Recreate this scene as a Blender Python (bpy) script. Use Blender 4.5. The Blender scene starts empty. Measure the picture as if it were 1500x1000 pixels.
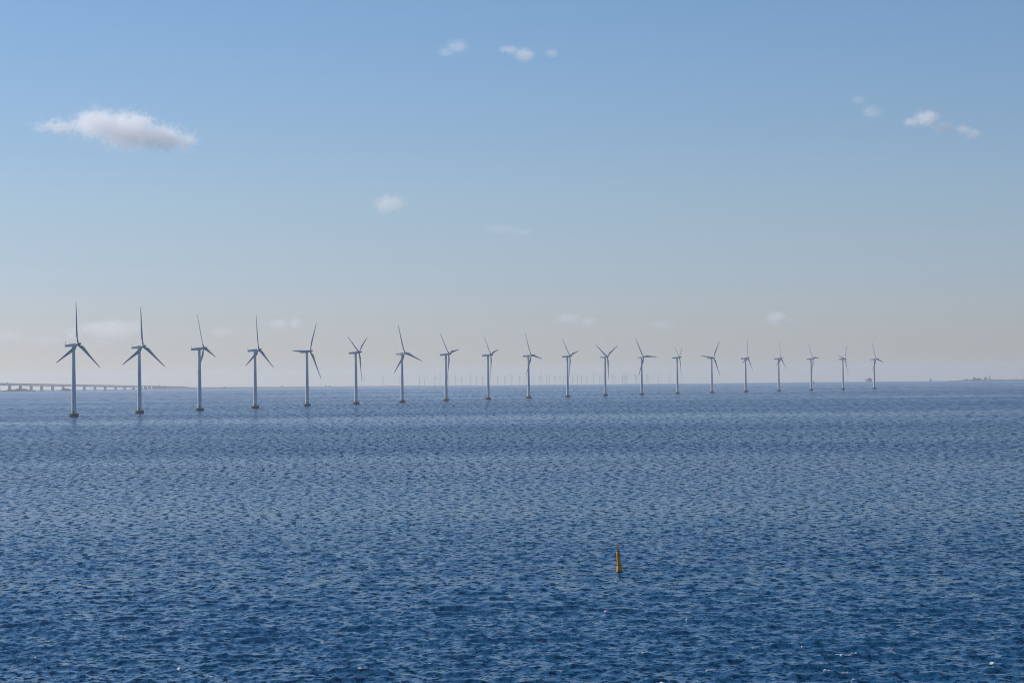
import bpy, bmesh, math, random
import numpy as np
from mathutils import Matrix, Vector

random.seed(7)
rng = np.random.default_rng(11)
S = bpy.context.scene
COL = S.collection
rad = math.radians

# ------------------------------------------------------------------ camera
EYE = 31.01            # a ship's deck above the sound
RE = 6.01e6            # radius of the sea's curve (horizon 19 km away)
FPX, PITCH, ROLL = 3735.6, 0.013882, 0.009959
f_ = Vector((0, math.cos(PITCH), math.sin(PITCH)))
u_ = Vector((0, -math.sin(PITCH), math.cos(PITCH)))
x_ = Vector((1, 0, 0))
R_ = x_ * math.cos(ROLL) - u_ * math.sin(ROLL)
U_ = x_ * math.sin(ROLL) + u_ * math.cos(ROLL)
cam_data = bpy.data.cameras.new('camera')
cam = bpy.data.objects.new('camera', cam_data)
COL.objects.link(cam)
cam.matrix_world = Matrix(((R_.x, U_.x, -f_.x, 0), (R_.y, U_.y, -f_.y, 0), (R_.z, U_.z, -f_.z, EYE), (0, 0, 0, 1)))
cam_data.sensor_width = 36
cam_data.lens = FPX * 36 / 1500
cam_data.clip_start = 1
cam_data.clip_end = 150000
S.camera = cam

# ------------------------------------------------------------------ sky, sun, exposure
SUN_AZ, SUN_EL = -61.0, 33.0      # degrees right of the view axis (+Y), above the horizon
world = bpy.data.worlds.new('World')
S.world = world
world.use_nodes = True
wn, wl = world.node_tree.nodes, world.node_tree.links
wn.clear()
sky = wn.new('ShaderNodeTexSky')
sky.sky_type = 'NISHITA'
sky.sun_disc = False
sky.sun_elevation = rad(SUN_EL)
sky.sun_rotation = rad(SUN_AZ)
sky.altitude = 0
sky.air_density = 1.0
sky.dust_density = 0.3
sky.ozone_density = 4.0
SKY_STRENGTH = 0.0765
bg = wn.new('ShaderNodeBackground')
bg.inputs['Strength'].default_value = SKY_STRENGTH
wo = wn.new('ShaderNodeOutputWorld')
# the air near the horizon is greyer-blue than the clean model sky: one tint that depends on elevation only
wtc = wn.new('ShaderNodeTexCoord')
wsx = wn.new('ShaderNodeSeparateXYZ')
wl.new(wtc.outputs['Generated'], wsx.inputs[0])
wrp = wn.new('ShaderNodeValToRGB')
wrp.color_ramp.interpolation = 'EASE'
els = wrp.color_ramp.elements
for i, (z, c) in enumerate(((0.0, (1.04, 1.07, 1.30)), (.016, (.99, 1.02, 1.33)), (.033, (.97, 1.01, 1.33)), (.07, (1.0, 1.04, 1.24)), (.15, (.94, 1.05, 1.23)), (.32, (.78, 1.05, 1.32)))):
    e = els[i] if i < 2 else els.new(z)
    e.position = z
    e.color = (c[0] / 2, c[1] / 2, c[2] / 2, 1)
wl.new(wsx.outputs['Z'], wrp.inputs[0])
wmx = wn.new('ShaderNodeMix'); wmx.data_type = 'RGBA'; wmx.blend_type = 'MULTIPLY'; wmx.inputs['Factor'].default_value = 1
wsc = wn.new('ShaderNodeVectorMath'); wsc.operation = 'SCALE'; wsc.inputs['Scale'].default_value = 2.0
wl.new(wrp.outputs[0], wsc.inputs[0])
wl.new(sky.outputs[0], wmx.inputs['A'])
wl.new(wsc.outputs[0], wmx.inputs['B'])
wl.new(wmx.outputs['Result'], bg.inputs['Color'])
wl.new(bg.outputs[0], wo.inputs['Surface'])

sd = bpy.data.lights.new('sun', 'SUN')
sd.energy = 4.8
sd.angle = rad(0.53)
sd.color = (1.0, 0.94, 0.86)
sun = bpy.data.objects.new('sun', sd)
COL.objects.link(sun)
sv = Vector((math.sin(rad(SUN_AZ)) * math.cos(rad(SUN_EL)), math.cos(rad(SUN_AZ)) * math.cos(rad(SUN_EL)), math.sin(rad(SUN_EL))))
sun.rotation_euler = sv.to_track_quat('Z', 'Y').to_euler()
sun.location = (0, 0, 400)

S.view_settings.view_transform = 'Standard'
S.view_settings.look = 'None'
S.view_settings.gamma = 1
S.view_settings.exposure = 0.0
S.view_settings.use_curve_mapping = False
S.render.engine = 'CYCLES'
cy = S.cycles
cy.use_denoising = True
cy.max_bounces = 18
cy.diffuse_bounces = 2
cy.glossy_bounces = 2
cy.transmission_bounces = 2
cy.volume_bounces = 16
cy.transparent_max_bounces = 12
cy.volume_step_rate = 0.2
cy.volume_max_steps = 256
cy.sample_clamp_direct = 12
cy.sample_clamp_indirect = 4
cy.filter_width = 1.1


# ------------------------------------------------------------------ helpers
def sea_z(x, y):
    return -(x * x + y * y) / (2 * RE)


def ray(px, py):
    return f_ * FPX + R_ * (px - 750) + U_ * (500 - py)


def at(px, py, d):
    """the point d metres away (ground distance) in the direction of photo pixel px, py"""
    v = ray(px, py)
    k = d / math.hypot(v.x, v.y)
    return Vector((v.x * k, v.y * k, EYE + v.z * k))


def on_sea(px, d):
    p = at(px, 560, d)
    return Vector((p.x, p.y, sea_z(p.x, p.y)))


def tag(o, label=None, cat=None, group=None, kind=None):
    if label: o['label'] = label
    if cat: o['category'] = cat
    if group: o['group'] = group
    if kind: o['kind'] = kind
    return o


def empty(name, loc, rz=0.0):
    o = bpy.data.objects.new(name, None)
    o.empty_display_size = 1
    COL.objects.link(o)
    o.location = loc
    o.rotation_euler = (0, 0, rz)
    return o


def link(name, mesh, parent=None, mat=None):
    o = bpy.data.objects.new(name, mesh)
    COL.objects.link(o)
    if mat and not mesh.materials:
        mesh.materials.append(mat)
    o.parent = parent
    return o


def obj(name, bm, mat, parent=None, smooth=False):
    me = bpy.data.meshes.new(name)
    bmesh.ops.recalc_face_normals(bm, faces=bm.faces)
    bm.to_mesh(me)
    bm.free()
    if smooth:
        for p in me.polygons: p.use_smooth = True
        try: me.set_sharp_from_angle(angle=rad(40))
        except Exception: pass
    return link(name, me, parent, mat)


def box(bm, c, s, rz=0.0, top=(1, 1)):
    vs = []
    ca, sa = math.cos(rz), math.sin(rz)
    for k, (i, j) in [(k, ij) for k in (-1, 1) for ij in ((-1, -1), (1, -1), (1, 1), (-1, 1))]:
        tx, ty = top if k > 0 else (1, 1)
        x, y = i * s[0] / 2 * tx, j * s[1] / 2 * ty
        vs.append(bm.verts.new((c[0] + x * ca - y * sa, c[1] + x * sa + y * ca, c[2] + k * s[2] / 2)))
    for q in ((3, 2, 1, 0), (4, 5, 6, 7), (0, 1, 5, 4), (1, 2, 6, 5), (2, 3, 7, 6), (3, 0, 4, 7)):
        bm.faces.new([vs[i] for i in q])
    return vs


def lathe(bm, prof, n=32, c=(0, 0, 0), axis='Z'):
    rings = []
    for r, z in prof:
        ring = []
        for i in range(n):
            a = 2 * math.pi * i / n
            p = (r * math.cos(a), r * math.sin(a), z)
            if axis == 'Y': p = (p[0], p[2], p[1])
            ring.append(bm.verts.new((c[0] + p[0], c[1] + p[1], c[2] + p[2])))
        rings.append(ring)
    for a, b in zip(rings, rings[1:]):
        for i in range(n):
            bm.faces.new((a[i], a[(i + 1) % n], b[(i + 1) % n], b[i]))
    bm.faces.new(rings[0][::-1])
    bm.faces.new(rings[-1])


def tube(bm, a, b, r, r2=None, n=6):
    a, b = Vector(a), Vector(b)
    d = (b - a).normalized()
    s = d.cross(Vector((0, 0, 1)) if abs(d.z) < .9 else Vector((1, 0, 0))).normalized()
    t = d.cross(s)
    r2 = r if r2 is None else r2
    A = [bm.verts.new(a + (s * math.cos(2 * math.pi * i / n) + t * math.sin(2 * math.pi * i / n)) * r) for i in range(n)]
    B = [bm.verts.new(b + (s * math.cos(2 * math.pi * i / n) + t * math.sin(2 * math.pi * i / n)) * r2) for i in range(n)]
    for i in range(n):
        bm.faces.new((A[i], A[(i + 1) % n], B[(i + 1) % n], B[i]))
    bm.faces.new(A[::-1])
    bm.faces.new(B)


def mat(name, col, rough=0.6, metal=0.0, var=0.15, scale=0.5, streak=None, bump=0.0, spec=0.5, stretch=(1, 1, 1)):
    m = bpy.data.materials.new(name)
    m.use_nodes = True
    nt = m.node_tree
    b = nt.nodes['Principled BSDF']
    b.inputs['Roughness'].default_value = rough
    b.inputs['Metallic'].default_value = metal
    b.inputs['Specular IOR Level'].default_value = spec
    tc = nt.nodes.new('ShaderNodeTexCoord')
    mp = nt.nodes.new('ShaderNodeMapping')
    mp.inputs['Scale'].default_value = stretch
    nt.links.new(tc.outputs['Object'], mp.inputs[0])
    no = nt.nodes.new('ShaderNodeTexNoise')
    no.inputs['Scale'].default_value = scale
    no.inputs['Detail'].default_value = 5
    nt.links.new(mp.outputs[0], no.inputs['Vector'])
    cr = nt.nodes.new('ShaderNodeValToRGB')
    cr.color_ramp.elements[0].position = 0.3
    cr.color_ramp.elements[1].position = 0.7
    d = streak or tuple(c * (1 - 2 * var) for c in col)
    cr.color_ramp.elements[0].color = (*d, 1)
    cr.color_ramp.elements[1].color = (*col, 1)
    nt.links.new(no.outputs['Fac'], cr.inputs[0])
    nt.links.new(cr.outputs[0], b.inputs['Base Color'])
    if bump:
        bp = nt.nodes.new('ShaderNodeBump')
        bp.inputs['Strength'].default_value = bump
        nt.links.new(no.outputs['Fac'], bp.inputs['Height'])
        nt.links.new(bp.outputs[0], b.inputs['Normal'])
    return m


M_white = mat('painted_steel', (.60, .62, .64), .42, var=.05, scale=.18, stretch=(1, 1, .25))
M_blade = mat('blade_gelcoat', (.42, .44, .46), .38, var=.05, scale=.2)
M_conc = mat('wet_concrete', (.085, .09, .095), .85, var=.2, scale=.7, streak=(.04, .042, .045), bump=.3)
M_algae = mat('algae_concrete', (.05, .055, .04), .6, var=.2, scale=1.2)
M_dark = mat('dark_steel', (.06, .065, .07), .5, var=.1, scale=2)
M_rail = mat('yellow_rail', (.45, .33, .06), .5, var=.1, scale=2)
M_far = mat('hazed_turbine_paint', (.68, .69, .70), .5, var=.04, scale=.2)  # paint colour lightened to stand in for distance haze
M_bridge = mat('hazed_bridge_concrete', (.60, .60, .60), .85, var=.08, scale=.02)  # paler than the concrete itself: part of the haze is in the colour
M_truss = mat('bridge_steel', (.30, .32, .35), .6, var=.08, scale=.05)
M_land = mat('hazed_shore_grass', (.15, .155, .15), .9, var=.2, scale=.01)  # greyed and paled, doing the work of a thicker haze
M_tree = mat('dark_foliage', (.045, .06, .035), .9, var=.2, scale=.08)
M_build = mat('grey_masonry', (.22, .20, .19), .85, var=.1, scale=.05)
M_wall = mat('white_render', (.75, .74, .72), .8, var=.04, scale=.05)
M_brick = mat('dull_brick', (.20, .11, .09), .85, var=.1, scale=.1)
M_hull = mat('navy_hull_paint', (.05, .07, .11), .5, var=.1, scale=.05)
M_super = mat('ship_white', (.45, .46, .48), .5, var=.05, scale=.05)
M_yellow = mat('buoy_yellow', (.86, .40, .006), .55, spec=.25, var=.10, scale=3, streak=(.55, .22, .006))
M_algae2 = mat('buoy_fouling', (.06, .05, .02), .7, var=.2, scale=6)
M_rock = mat('breakwater_rock', (.10, .10, .095), .9, var=.2, scale=.3)


# ------------------------------------------------------------------ sea
def wave_set():
    n = 150
    lam = np.exp(rng.uniform(np.log(0.5), np.log(11.0), n))
    lam = np.sort(lam)
    main = rad(250)                      # wind sea runs towards the camera and a little left
    spread = rng.normal(0, 1, n) * np.interp(lam, [0.5, 3, 15], [1.1, 0.75, 0.45])
    th = main + spread
    k = 2 * np.pi / lam
    slope = np.full(n, math.sqrt(2 * 0.058 / n)) * np.interp(lam, [0.5, 1.0, 3, 6, 11], [1.0, 1.15, 1.1, .85, .40]) * rng.uniform(.5, 1.4, n)
    return lam, k, k * np.cos(th), k * np.sin(th), slope / k, slope, rng.uniform(0, 2 * np.pi, n)


CAPS = []


def build_sea():
    lam, k, kx, ky, amp, slope, ph = wave_set()
    px1024 = FPX * 1024 / 1500
    # rows: radial distances; fine where the frame looks
    rows = [0.0 + 6.0]
    while rows[-1] < 222: rows.append(rows[-1] * 1.06 + 1.5 if rows[-1] < 180 else rows[-1] + 6)
    rows = [r for r in rows if r < 221] + [221.0]
    spac = [6.0] * len(rows)
    while rows[-1] < 25000:
        r = rows[-1]
        step = r * r / (EYE * px1024)
        step *= 0.40 if r < 800 else (0.40 + (min(r, 4000) - 800) / 3200 * 1.1)
        step = min(step, 320)
        rows.append(r + step)
        spac.append(step)
    rows = np.array(rows)
    spac = np.array(spac)
    # columns: azimuth from +Y, fine inside the frame with a margin
    fine = np.linspace(-rad(13.4), rad(13.4), 1250)
    coarse = np.linspace(rad(13.4), 2 * math.pi - rad(13.4), 92)[1:-1]
    az = np.concatenate([fine, coarse])
    nc, nr = len(az), len(rows)
    dth = np.empty(nc)
    dth[:len(fine)] = fine[1] - fine[0]
    dth[len(fine):] = coarse[1] - coarse[0]
    rr, aa = np.meshgrid(rows, az, indexing='ij')
    X = (rr * np.sin(aa)).astype(np.float64)
    Y = (rr * np.cos(aa)).astype(np.float64)
    Z = np.zeros_like(X); DX = np.zeros_like(X); DY = np.zeros_like(X); J = np.zeros_like(X)
    miss = np.zeros((nr,))
    nf = len(fine)
    for i in range(len(lam)):
        # amplitude of this wave per row, faded out where the grid can no longer carry it
        inc = np.maximum(abs(ky[i]) * spac, 0.6 * k[i] * rows * dth[0])
        w = np.exp(-(inc / 1.25) ** 4)
        w[rows < 215] = 0
        miss += (1 - w ** 2) * slope[i] ** 2 / 2
        act = w > 0.02
        if not act.any(): continue
        a0, a1 = np.argmax(act), nr - np.argmax(act[::-1])
        sl = (slice(a0, a1), slice(0, nf))
        p = kx[i] * X[sl] + ky[i] * Y[sl] + ph[i]
        s, c = np.sin(p), np.cos(p)
        ww = w[a0:a1, None]
        Z[sl] += ww * amp[i] * c
        q = 0.85
        DX[sl] -= ww * q * amp[i] * kx[i] / k[i] * s
        DY[sl] -= ww * q * amp[i] * ky[i] / k[i] * s
        J[sl] += ww * slope[i] * c
    fade = np.ones(nc)
    fade[:nf] = np.clip((rad(13.4) - np.abs(fine)) / rad(.35), 0, 1)
    fade[nf:] = 0
    Z *= fade; DX *= fade; DY *= fade
    Zs = Z - (X ** 2 + Y ** 2) / (2 * RE)
    co = np.stack([X + DX, Y + DY, Zs], -1).reshape(-1, 3)
    co = np.vstack([co, [[0, 0, 0]]]).astype(np.float32)
    idx = np.arange(nr * nc).reshape(nr, nc)
    nxt = np.roll(idx, -1, axis=1)
    quads = np.stack([idx[:-1], nxt[:-1], nxt[1:], idx[1:]], -1).reshape(-1, 4)[:, ::-1]
    tri = np.stack([np.full(nc, nr * nc), nxt[0], idx[0]], -1)[:, ::-1]
    me = bpy.data.meshes.new('sea')
    nq, ntri = len(quads), len(tri)
    me.vertices.add(len(co))
    me.vertices.foreach_set('co', co.ravel())
    me.loops.add(nq * 4 + ntri * 3)
    me.loops.foreach_set('vertex_index', np.concatenate([quads.ravel(), tri.ravel()]).astype(np.int32))
    me.polygons.add(nq + ntri)
    me.polygons.foreach_set('loop_start', np.concatenate([np.arange(nq) * 4, nq * 4 + np.arange(ntri) * 3]).astype(np.int32))
    me.polygons.foreach_set('use_smooth', np.ones(nq + ntri, bool))
    me.update(calc_edges=True)
    ms = np.sqrt(miss)[:, None] * np.ones((1, nc))
    tot = math.sqrt((slope ** 2 / 2).sum())
    ms = ms * fade + tot * (1 - fade)
    at_ = me.attributes.new('fine_slope', 'FLOAT', 'POINT')
    at_.data.foreach_set('value', np.append(ms.ravel(), tot).astype(np.float32))
    # where crests break: the steepest crests of the near sea
    Jn = J[:, :nf].copy(); Jn[rr[:, :nf] > 800] = 0
    cand = np.argwhere(Jn > np.percentile(Jn[(rr[:, :nf] > 250) & (rr[:, :nf] < 800)], 99.3))
    pick = cand[rng.permutation(len(cand))[:420]]
    keep = [(float(co[i * nc + j][0]), float(co[i * nc + j][1]), float(co[i * nc + j][2]), float(rr[i, 0])) for i, j in pick]
    CAPS.extend([k_ for k_ in keep if rng.random() < 50.0 / k_[3]])
    at_ = me.attributes.new('crest', 'FLOAT', 'POINT')
    at_.data.foreach_set('value', np.append(J.ravel(), 0).astype(np.float32))
    pass
    return me


def sea_material():
    m = bpy.data.materials.new('sea_water')
    m.use_nodes = True
    nt = m.node_tree
    N, L = nt.nodes, nt.links
    b = N['Principled BSDF']
    geo = N.new('ShaderNodeNewGeometry')
    fs = N.new('ShaderNodeAttribute'); fs.attribute_name = 'fine_slope'
    cr = N.new('ShaderNodeAttribute'); cr.attribute_name = 'crest'

    def math_(op, a, b_=None, c=None):
        n = N.new('ShaderNodeMath'); n.operation = op
        for i, v in enumerate((a, b_, c)):
            if v is None: continue
            if isinstance(v, (int, float)): n.inputs[i].default_value = v
            else: L.new(v, n.inputs[i])
        return n.outputs[0]

    def vmath(op, a, b_):
        n = N.new('ShaderNodeVectorMath'); n.operation = op
        for i, v in enumerate((a, b_)):
            if isinstance(v, (tuple, list)): n.inputs[i].default_value = v
            elif v is None: pass
            else: L.new(v, n.inputs[i])
        return n.outputs[0]

    def height(off, scale, detail, rough, stretch):
        v = vmath('ADD', geo.outputs['Position'], off)
        mp = N.new('ShaderNodeMapping'); mp.vector_type = 'POINT'
        mp.inputs['Rotation'].default_value = (0, 0, rad(-14))
        mp.inputs['Scale'].default_value = stretch
        L.new(v, mp.inputs[0])
        no = N.new('ShaderNodeTexNoise'); no.noise_dimensions = '2D'
        no.inputs['Scale'].default_value = scale
        no.inputs['Detail'].default_value = detail
        no.inputs['Roughness'].default_value = rough
        L.new(mp.outputs[0], no.inputs['Vector'])
        return no.outputs['Fac']

    def slopes(e, *a):
        h0, hx, hy = height((0, 0, 0), *a), height((e, 0, 0), *a), height((0, e, 0), *a)
        return math_('DIVIDE', math_('SUBTRACT', hx, h0), e), math_('DIVIDE', math_('SUBTRACT', hy, h0), e)

    # ripples everywhere; chop where the mesh no longer carries it
    cx, cyy = slopes(.04, 1.0, 3, .66, (.8, 1, 1))
    # wind patches hundreds of metres long
    pn = height((0, 0, 0), .0035, 3, .6, (.35, 1, 1))
    pn2 = height((7300, 2100, 0), .0011, 4, .6, (.25, 1, 1))
    patch = math_('MAXIMUM', math_('ADD', math_('MULTIPLY_ADD', pn, 1.5, -.95), math_('MULTIPLY', pn2, 2.3)), .55)
    kb = math_('MULTIPLY', math_('MULTIPLY', fs.outputs['Fac'], .45), patch)
    # groups of steep faces, coarser with distance because only the larger groups stand out there
    ln = N.new('ShaderNodeVectorMath'); ln.operation = 'LENGTH'; L.new(geo.outputs['Position'], ln.inputs[0])
    lr = math_('LOGARITHM', ln.outputs['Value'], 1.5)
    tot = None
    for k in range(9):
        rk = 260 * 1.5 ** k
        n = height((k * 171.0, k * 53.0, 0), 1.0, 5, .70, (1 / ((.0042, .0037, .0031, .0025, .0021, .0018, .0017, .0016, .0016)[k] * rk), 1 / max(1.3, (.95, .9, .8, .7, .6, .5, .45, .45, .45)[k] * rk * rk / (EYE * FPX * .683)), 1))
        w = math_('MAXIMUM', math_('SUBTRACT', 1.0, math_('ABSOLUTE', math_('SUBTRACT', lr, math.log(rk, 1.5)))), 0.0)
        sm = N.new('ShaderNodeMapRange'); sm.interpolation_type = 'SMOOTHSTEP'
        sm.inputs['From Min'].default_value = .50; sm.inputs['From Max'].default_value = .61
        sm.inputs['To Min'].default_value = -.035; sm.inputs['To Max'].default_value = (1.15, 1.1, 1.0, .85, .70, .54, .42, .34, .3)[k]
        L.new(n, sm.inputs['Value'])
        t = math_('MULTIPLY', sm.outputs[0], w)
        tot = t if tot is None else math_('ADD', tot, t)
    tot = math_('MULTIPLY', math_('MULTIPLY', tot, patch), math_('MULTIPLY_ADD', fs.outputs['Fac'], 1.0, .75))
    sx = math_('MULTIPLY', cx, kb)
    sy = math_('ADD', math_('MULTIPLY', cyy, kb), tot)
    cmb = N.new('ShaderNodeCombineXYZ'); L.new(sx, cmb.inputs[0]); L.new(sy, cmb.inputs[1])
    nrm = vmath('NORMALIZE', vmath('SUBTRACT', geo.outputs['Normal'], cmb.outputs[0]), None)
    L.new(nrm, b.inputs['Normal'])
    b.inputs['IOR'].default_value = 1.5
    # tiny flecks of foam near the crests
    fo = height((37, 11, 0), 1.6, 5, .7, (.5, 1, 1))
    fo2 = height((300, 90, 0), .045, 3, .6, (.7, 1, 1))
    val = math_('ADD', math_('ADD', cr.outputs['Fac'], math_('MULTIPLY', fo, 1.1)), math_('MULTIPLY', fo2, .9))
    mr = N.new('ShaderNodeMapRange'); mr.interpolation_type = 'SMOOTHSTEP'
    mr.inputs['From Min'].default_value = 1.62; mr.inputs['From Max'].default_value = 1.80
    L.new(val, mr.inputs['Value'])
    mx = N.new('ShaderNodeMix'); mx.data_type = 'RGBA'
    mx.inputs['A'].default_value = (.001, .046, .102, 1)
    mx.inputs['B'].default_value = (.60, .64, .68, 1)
    L.new(mr.outputs[0], mx.inputs['Factor'])
    L.new(mx.outputs['Result'], b.inputs['Base Color'])
    rg = N.new('ShaderNodeMapRange')
    # what the mesh cannot resolve becomes microfacet roughness: alpha = sqrt(2) * rms slope
    al = math_('SQRT', math_('MULTIPLY', math_('MULTIPLY_ADD', fs.outputs['Fac'], .20, .001), patch))
    L.new(al, rg.inputs['To Min']); rg.inputs['To Max'].default_value = .8
    L.new(mr.outputs[0], rg.inputs['Value'])
    L.new(rg.outputs[0], b.inputs['Roughness'])
    return m


sea = link('sea', build_sea(), None, sea_material())
tag(sea, 'choppy dark blue sea reaching out to the horizon', kind='structure')


def foam_glints():  # white lumps for foam flecks, also standing in for sun glints
    r = random.Random(21)
    bm = bmesh.new()
    spots = [(x, y, z) for x, y, z, _ in CAPS]
    for _ in range(420):
        d = 1 / r.uniform(1 / 800, 1 / 3600)
        a = r.uniform(-rad(14), rad(14))
        if r.random() < .35: a = r.uniform(-rad(14), 0)
        x, y = d * math.sin(a), d * math.cos(a)
        spots.append((x, y, sea_z(x, y) + .05))
    for x, y, z in spots:
        big = 1.6 if r.random() < .07 else 1.0
        n = r.choice((1, 1, 2, 3))
        th = r.gauss(0, .25)
        for k in range(n):
            w = r.uniform(.10, .30) * big * (1 + math.hypot(x, y) / 1300)
            ox = (k - n / 2) * w * 1.5
            m = (Matrix.Translation((x + ox * math.cos(th), y + ox * math.sin(th), z + .01)) @ Matrix.Rotation(th, 4, 'Z')
                 @ Matrix.Diagonal((w, w * r.uniform(.35, .7), r.uniform(.08, .2) * big * (1 + math.hypot(x, y) / 2500), 1)))
            res = bmesh.ops.create_icosphere(bm, subdivisions=1, radius=1, matrix=m)
            for v in res['verts']: v.co += Vector((r.uniform(-.25, .25) * w, r.uniform(-.2, .2) * w, r.uniform(-.03, .03)))
    o = obj('foam_glints', bm, mat('foam_glint_white', (.78, .80, .82), .9, var=.08, scale=6))
    tag(o, 'small scattered white lumps standing for foam and sun glints on wave crests', kind='stuff')


foam_glints()

# ------------------------------------------------------------------ haze
HAZE = 3.8e-5
bm = bmesh.new()
box(bm, (0, 0, -5), (54000, 54000, 240))
hz = bpy.data.materials.new('haze')
hz.use_nodes = True
hn = hz.node_tree
hn.nodes.clear()
pv = hn.nodes.new('ShaderNodeVolumePrincipled')
pv.inputs['Color'].default_value = (.88, .91, .95, 1)
pv.inputs['Density'].default_value = HAZE
pv.inputs['Anisotropy'].default_value = 0.35
ho = hn.nodes.new('ShaderNodeOutputMaterial')
hn.links.new(pv.outputs[0], ho.inputs['Volume'])
haze = obj('haze', bm, hz)
tag(haze, 'thin pale sea haze lying over the water', kind='stuff')


# ------------------------------------------------------------------ wind turbines
def turbine_meshes():
    g = {}
    bm = bmesh.new()     # foundation: submerged cone, ice collar, drum
    lathe(bm, [(5.2, -4), (4.1, -.4), (4.0, .25)], 40)
    g['foundation_skirt'] = (bm, M_algae)
    bm = bmesh.new()
    lathe(bm, [(3.95, .0), (4.15, .35), (4.2, 1.4), (4.15, 2.6), (3.9, 2.95), (2.3, 3.02)], 40)
    g['foundation'] = (bm, M_conc)
    bm = bmesh.new()
    n = 16
    for i in range(n):
        a, b = 2 * math.pi * i / n, 2 * math.pi * (i + 1) / n
        pa = (3.45 * math.cos(a), 3.45 * math.sin(a)); pb = (3.45 * math.cos(b), 3.45 * math.sin(b))
        tube(bm, (*pa, 2.8), (*pa, 4.05), .035, n=5)
        for h in (3.5, 4.05): tube(bm, (*pa, h), (*pb, h), .03, n=5)
    g['railing'] = (bm, M_rail)
    bm = bmesh.new()     # boat landing with ladder
    for s in (-.45, .45):
        tube(bm, (-4.45, s, -1.5), (-4.45, s, 3.4), .11, n=8)
        tube(bm, (-4.45, s, 2.4), (-3.9, s, 2.4), .08, n=6)
    for k in range(14): tube(bm, (-4.45, -.45, -1 + k * .32), (-4.45, .45, -1 + k * .32), .03, n=5)
    g['ladder'] = (bm, M_rail)
    bm = bmesh.new()
    prof = [(2.1, 3.0)]
    for zj in (22.5, 42.5):
        r = 2.1 - (zj - 3) / (62.2 - 3) * .72
        prof += [(r, zj - .12), (r + .035, zj - .08), (r + .035, zj + .08), (r, zj + .12)]
    prof += [(1.40, 61.6), (1.5, 61.7), (1.5, 62.35)]
    lathe(bm, prof, 48)
    g['tower'] = (bm, M_white)
    bm = bmesh.new()
    box(bm, (0, -2.11, 4.25), (.95, .14, 2.1))
    g['door'] = (bm, M_dark)
    # nacelle along +Y (nose), origin on the tower axis at hub height
    bm = bmesh.new()
    secs = [(-8.75, 1.0, -1.0, .85), (-8.4, 1.35, -1.25, 1.0), (-5, 1.5, -1.5, 1.1), (-1, 1.55, -1.75, 1.2), (1.8, 1.5, -1.6, 1.2), (3.1, 1.2, -1.15, 1.1)]
    rings = []
    for y, w, lo, hi in secs:
        ring = []
        c = .32
        for x, z in ((-w + c, lo), (w - c, lo), (w, lo + c), (w, hi - c), (w - c, hi), (-w + c, hi), (-w, hi - c), (-w, lo + c)):
            ring.append(bm.verts.new((x, y, z)))
        rings.append(ring)
    for a, b in zip(rings, rings[1:]):
        for i in range(8): bm.faces.new((a[i], a[(i + 1) % 8], b[(i + 1) % 8], b[i]))
    bm.faces.new(rings[0][::-1]); bm.faces.new(rings[-1])
    g['nacelle'] = (bm, M_white)
    bm = bmesh.new()     # instrument mast at the tail
    tube(bm, (0, -7.9, 1.0), (0, -8.3, 1.7), .22, .16, 8)
    tube(bm, (0, -8.3, 1.7), (0, -8.45, 3.1), .12, .09, 8)
    box(bm, (0, -8.45, 3.2), (.9, .12, .12)); box(bm, (.4, -8.45, 3.42), (.2, .2, .3)); box(bm, (-.4, -8.45, 3.42), (.2, .2, .3))
    g['wind_vane'] = (bm, M_dark)
    bm = bmesh.new()
    box(bm, (0, -3.0, 1.27), (1.6, 1.6, .22))
    g['roof_hatch'] = (bm, M_white)
    bm = bmesh.new()     # spinner, long and pointed forward
    lathe(bm, [(1.05, 3.15), (1.35, 3.5), (1.42, 4.6), (1.35, 5.7), (1.1, 6.6), (.95, 7.3), (.62, 8.1), (.2, 8.55)], 28, axis='Y')
    g['spinner'] = (bm, M_blade)
    bm = bmesh.new()     # blade: span +Z, chord X, thickness Y; z measured from the rotor axis
    st = [(1.0, 1.6, 1.6, 0, 20), (2.2, 1.6, 1.5, 0, 20), (4.0, 2.1, 1.15, .10, 18), (6.0, 2.85, .85, .28, 15), (8.0, 3.1, .68, .36, 12),
          (12, 2.75, .5, .34, 8.5), (18, 2.15, .36, .3, 5), (24, 1.65, .26, .27, 2.8), (30, 1.2, .18, .25, 1.2), (35, .85, .12, .22, .4), (37.2, .55, .08, .2, 0), (38, .16, .04, .15, 0)]
    rings = []
    for z, c, t, off, tw in [(z_, c_ * 1.12, t_ * 1.15, o_, w_) for z_, c_, t_, o_, w_ in st]:
        ring = []
        k = min(1, max(0, (z - 2.2) / 4))
        for i in range(16):
            a = 2 * math.pi * i / 16
            x, y = .5 * math.cos(a), .5 * math.sin(a)
            ys = y * (1 - k * .5 * (1 - math.cos(a)) * .8)
            X, Y = (x - off * .9) * c, ys * t
            b_ = rad(tw)
            ring.append(bm.verts.new((X * math.cos(b_) - Y * math.sin(b_), X * math.sin(b_) + Y * math.cos(b_), z)))
        rings.append(ring)
    for a, b in zip(rings, rings[1:]):
        for i in range(16): bm.faces.new((a[i], a[(i + 1) % 16], b[(i + 1) % 16], b[i]))
    bm.faces.new(rings[0][::-1]); bm.faces.new(rings[-1])
    g['blade'] = (bm, M_blade)
    return g


def rotor_matrix(a):
    """local to the nacelle: blade pointing at clock angle a (0 up, growing to the viewer's right of the nose side)"""
    s, u = Vector((-1, 0, 0)), Vector((0, 0, 1))
    Z = u * math.cos(a) + s * math.sin(a)
    X = s * math.cos(a) - u * math.sin(a)
    Y = Z.cross(X)
    m = Matrix(((X.x, Y.x, Z.x, 0), (X.y, Y.y, Z.y, 4.6), (X.z, Y.z, Z.z, 0), (0, 0, 0, 1)))
    return m


TILT = rad(5)
HUB = 63.83


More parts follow.
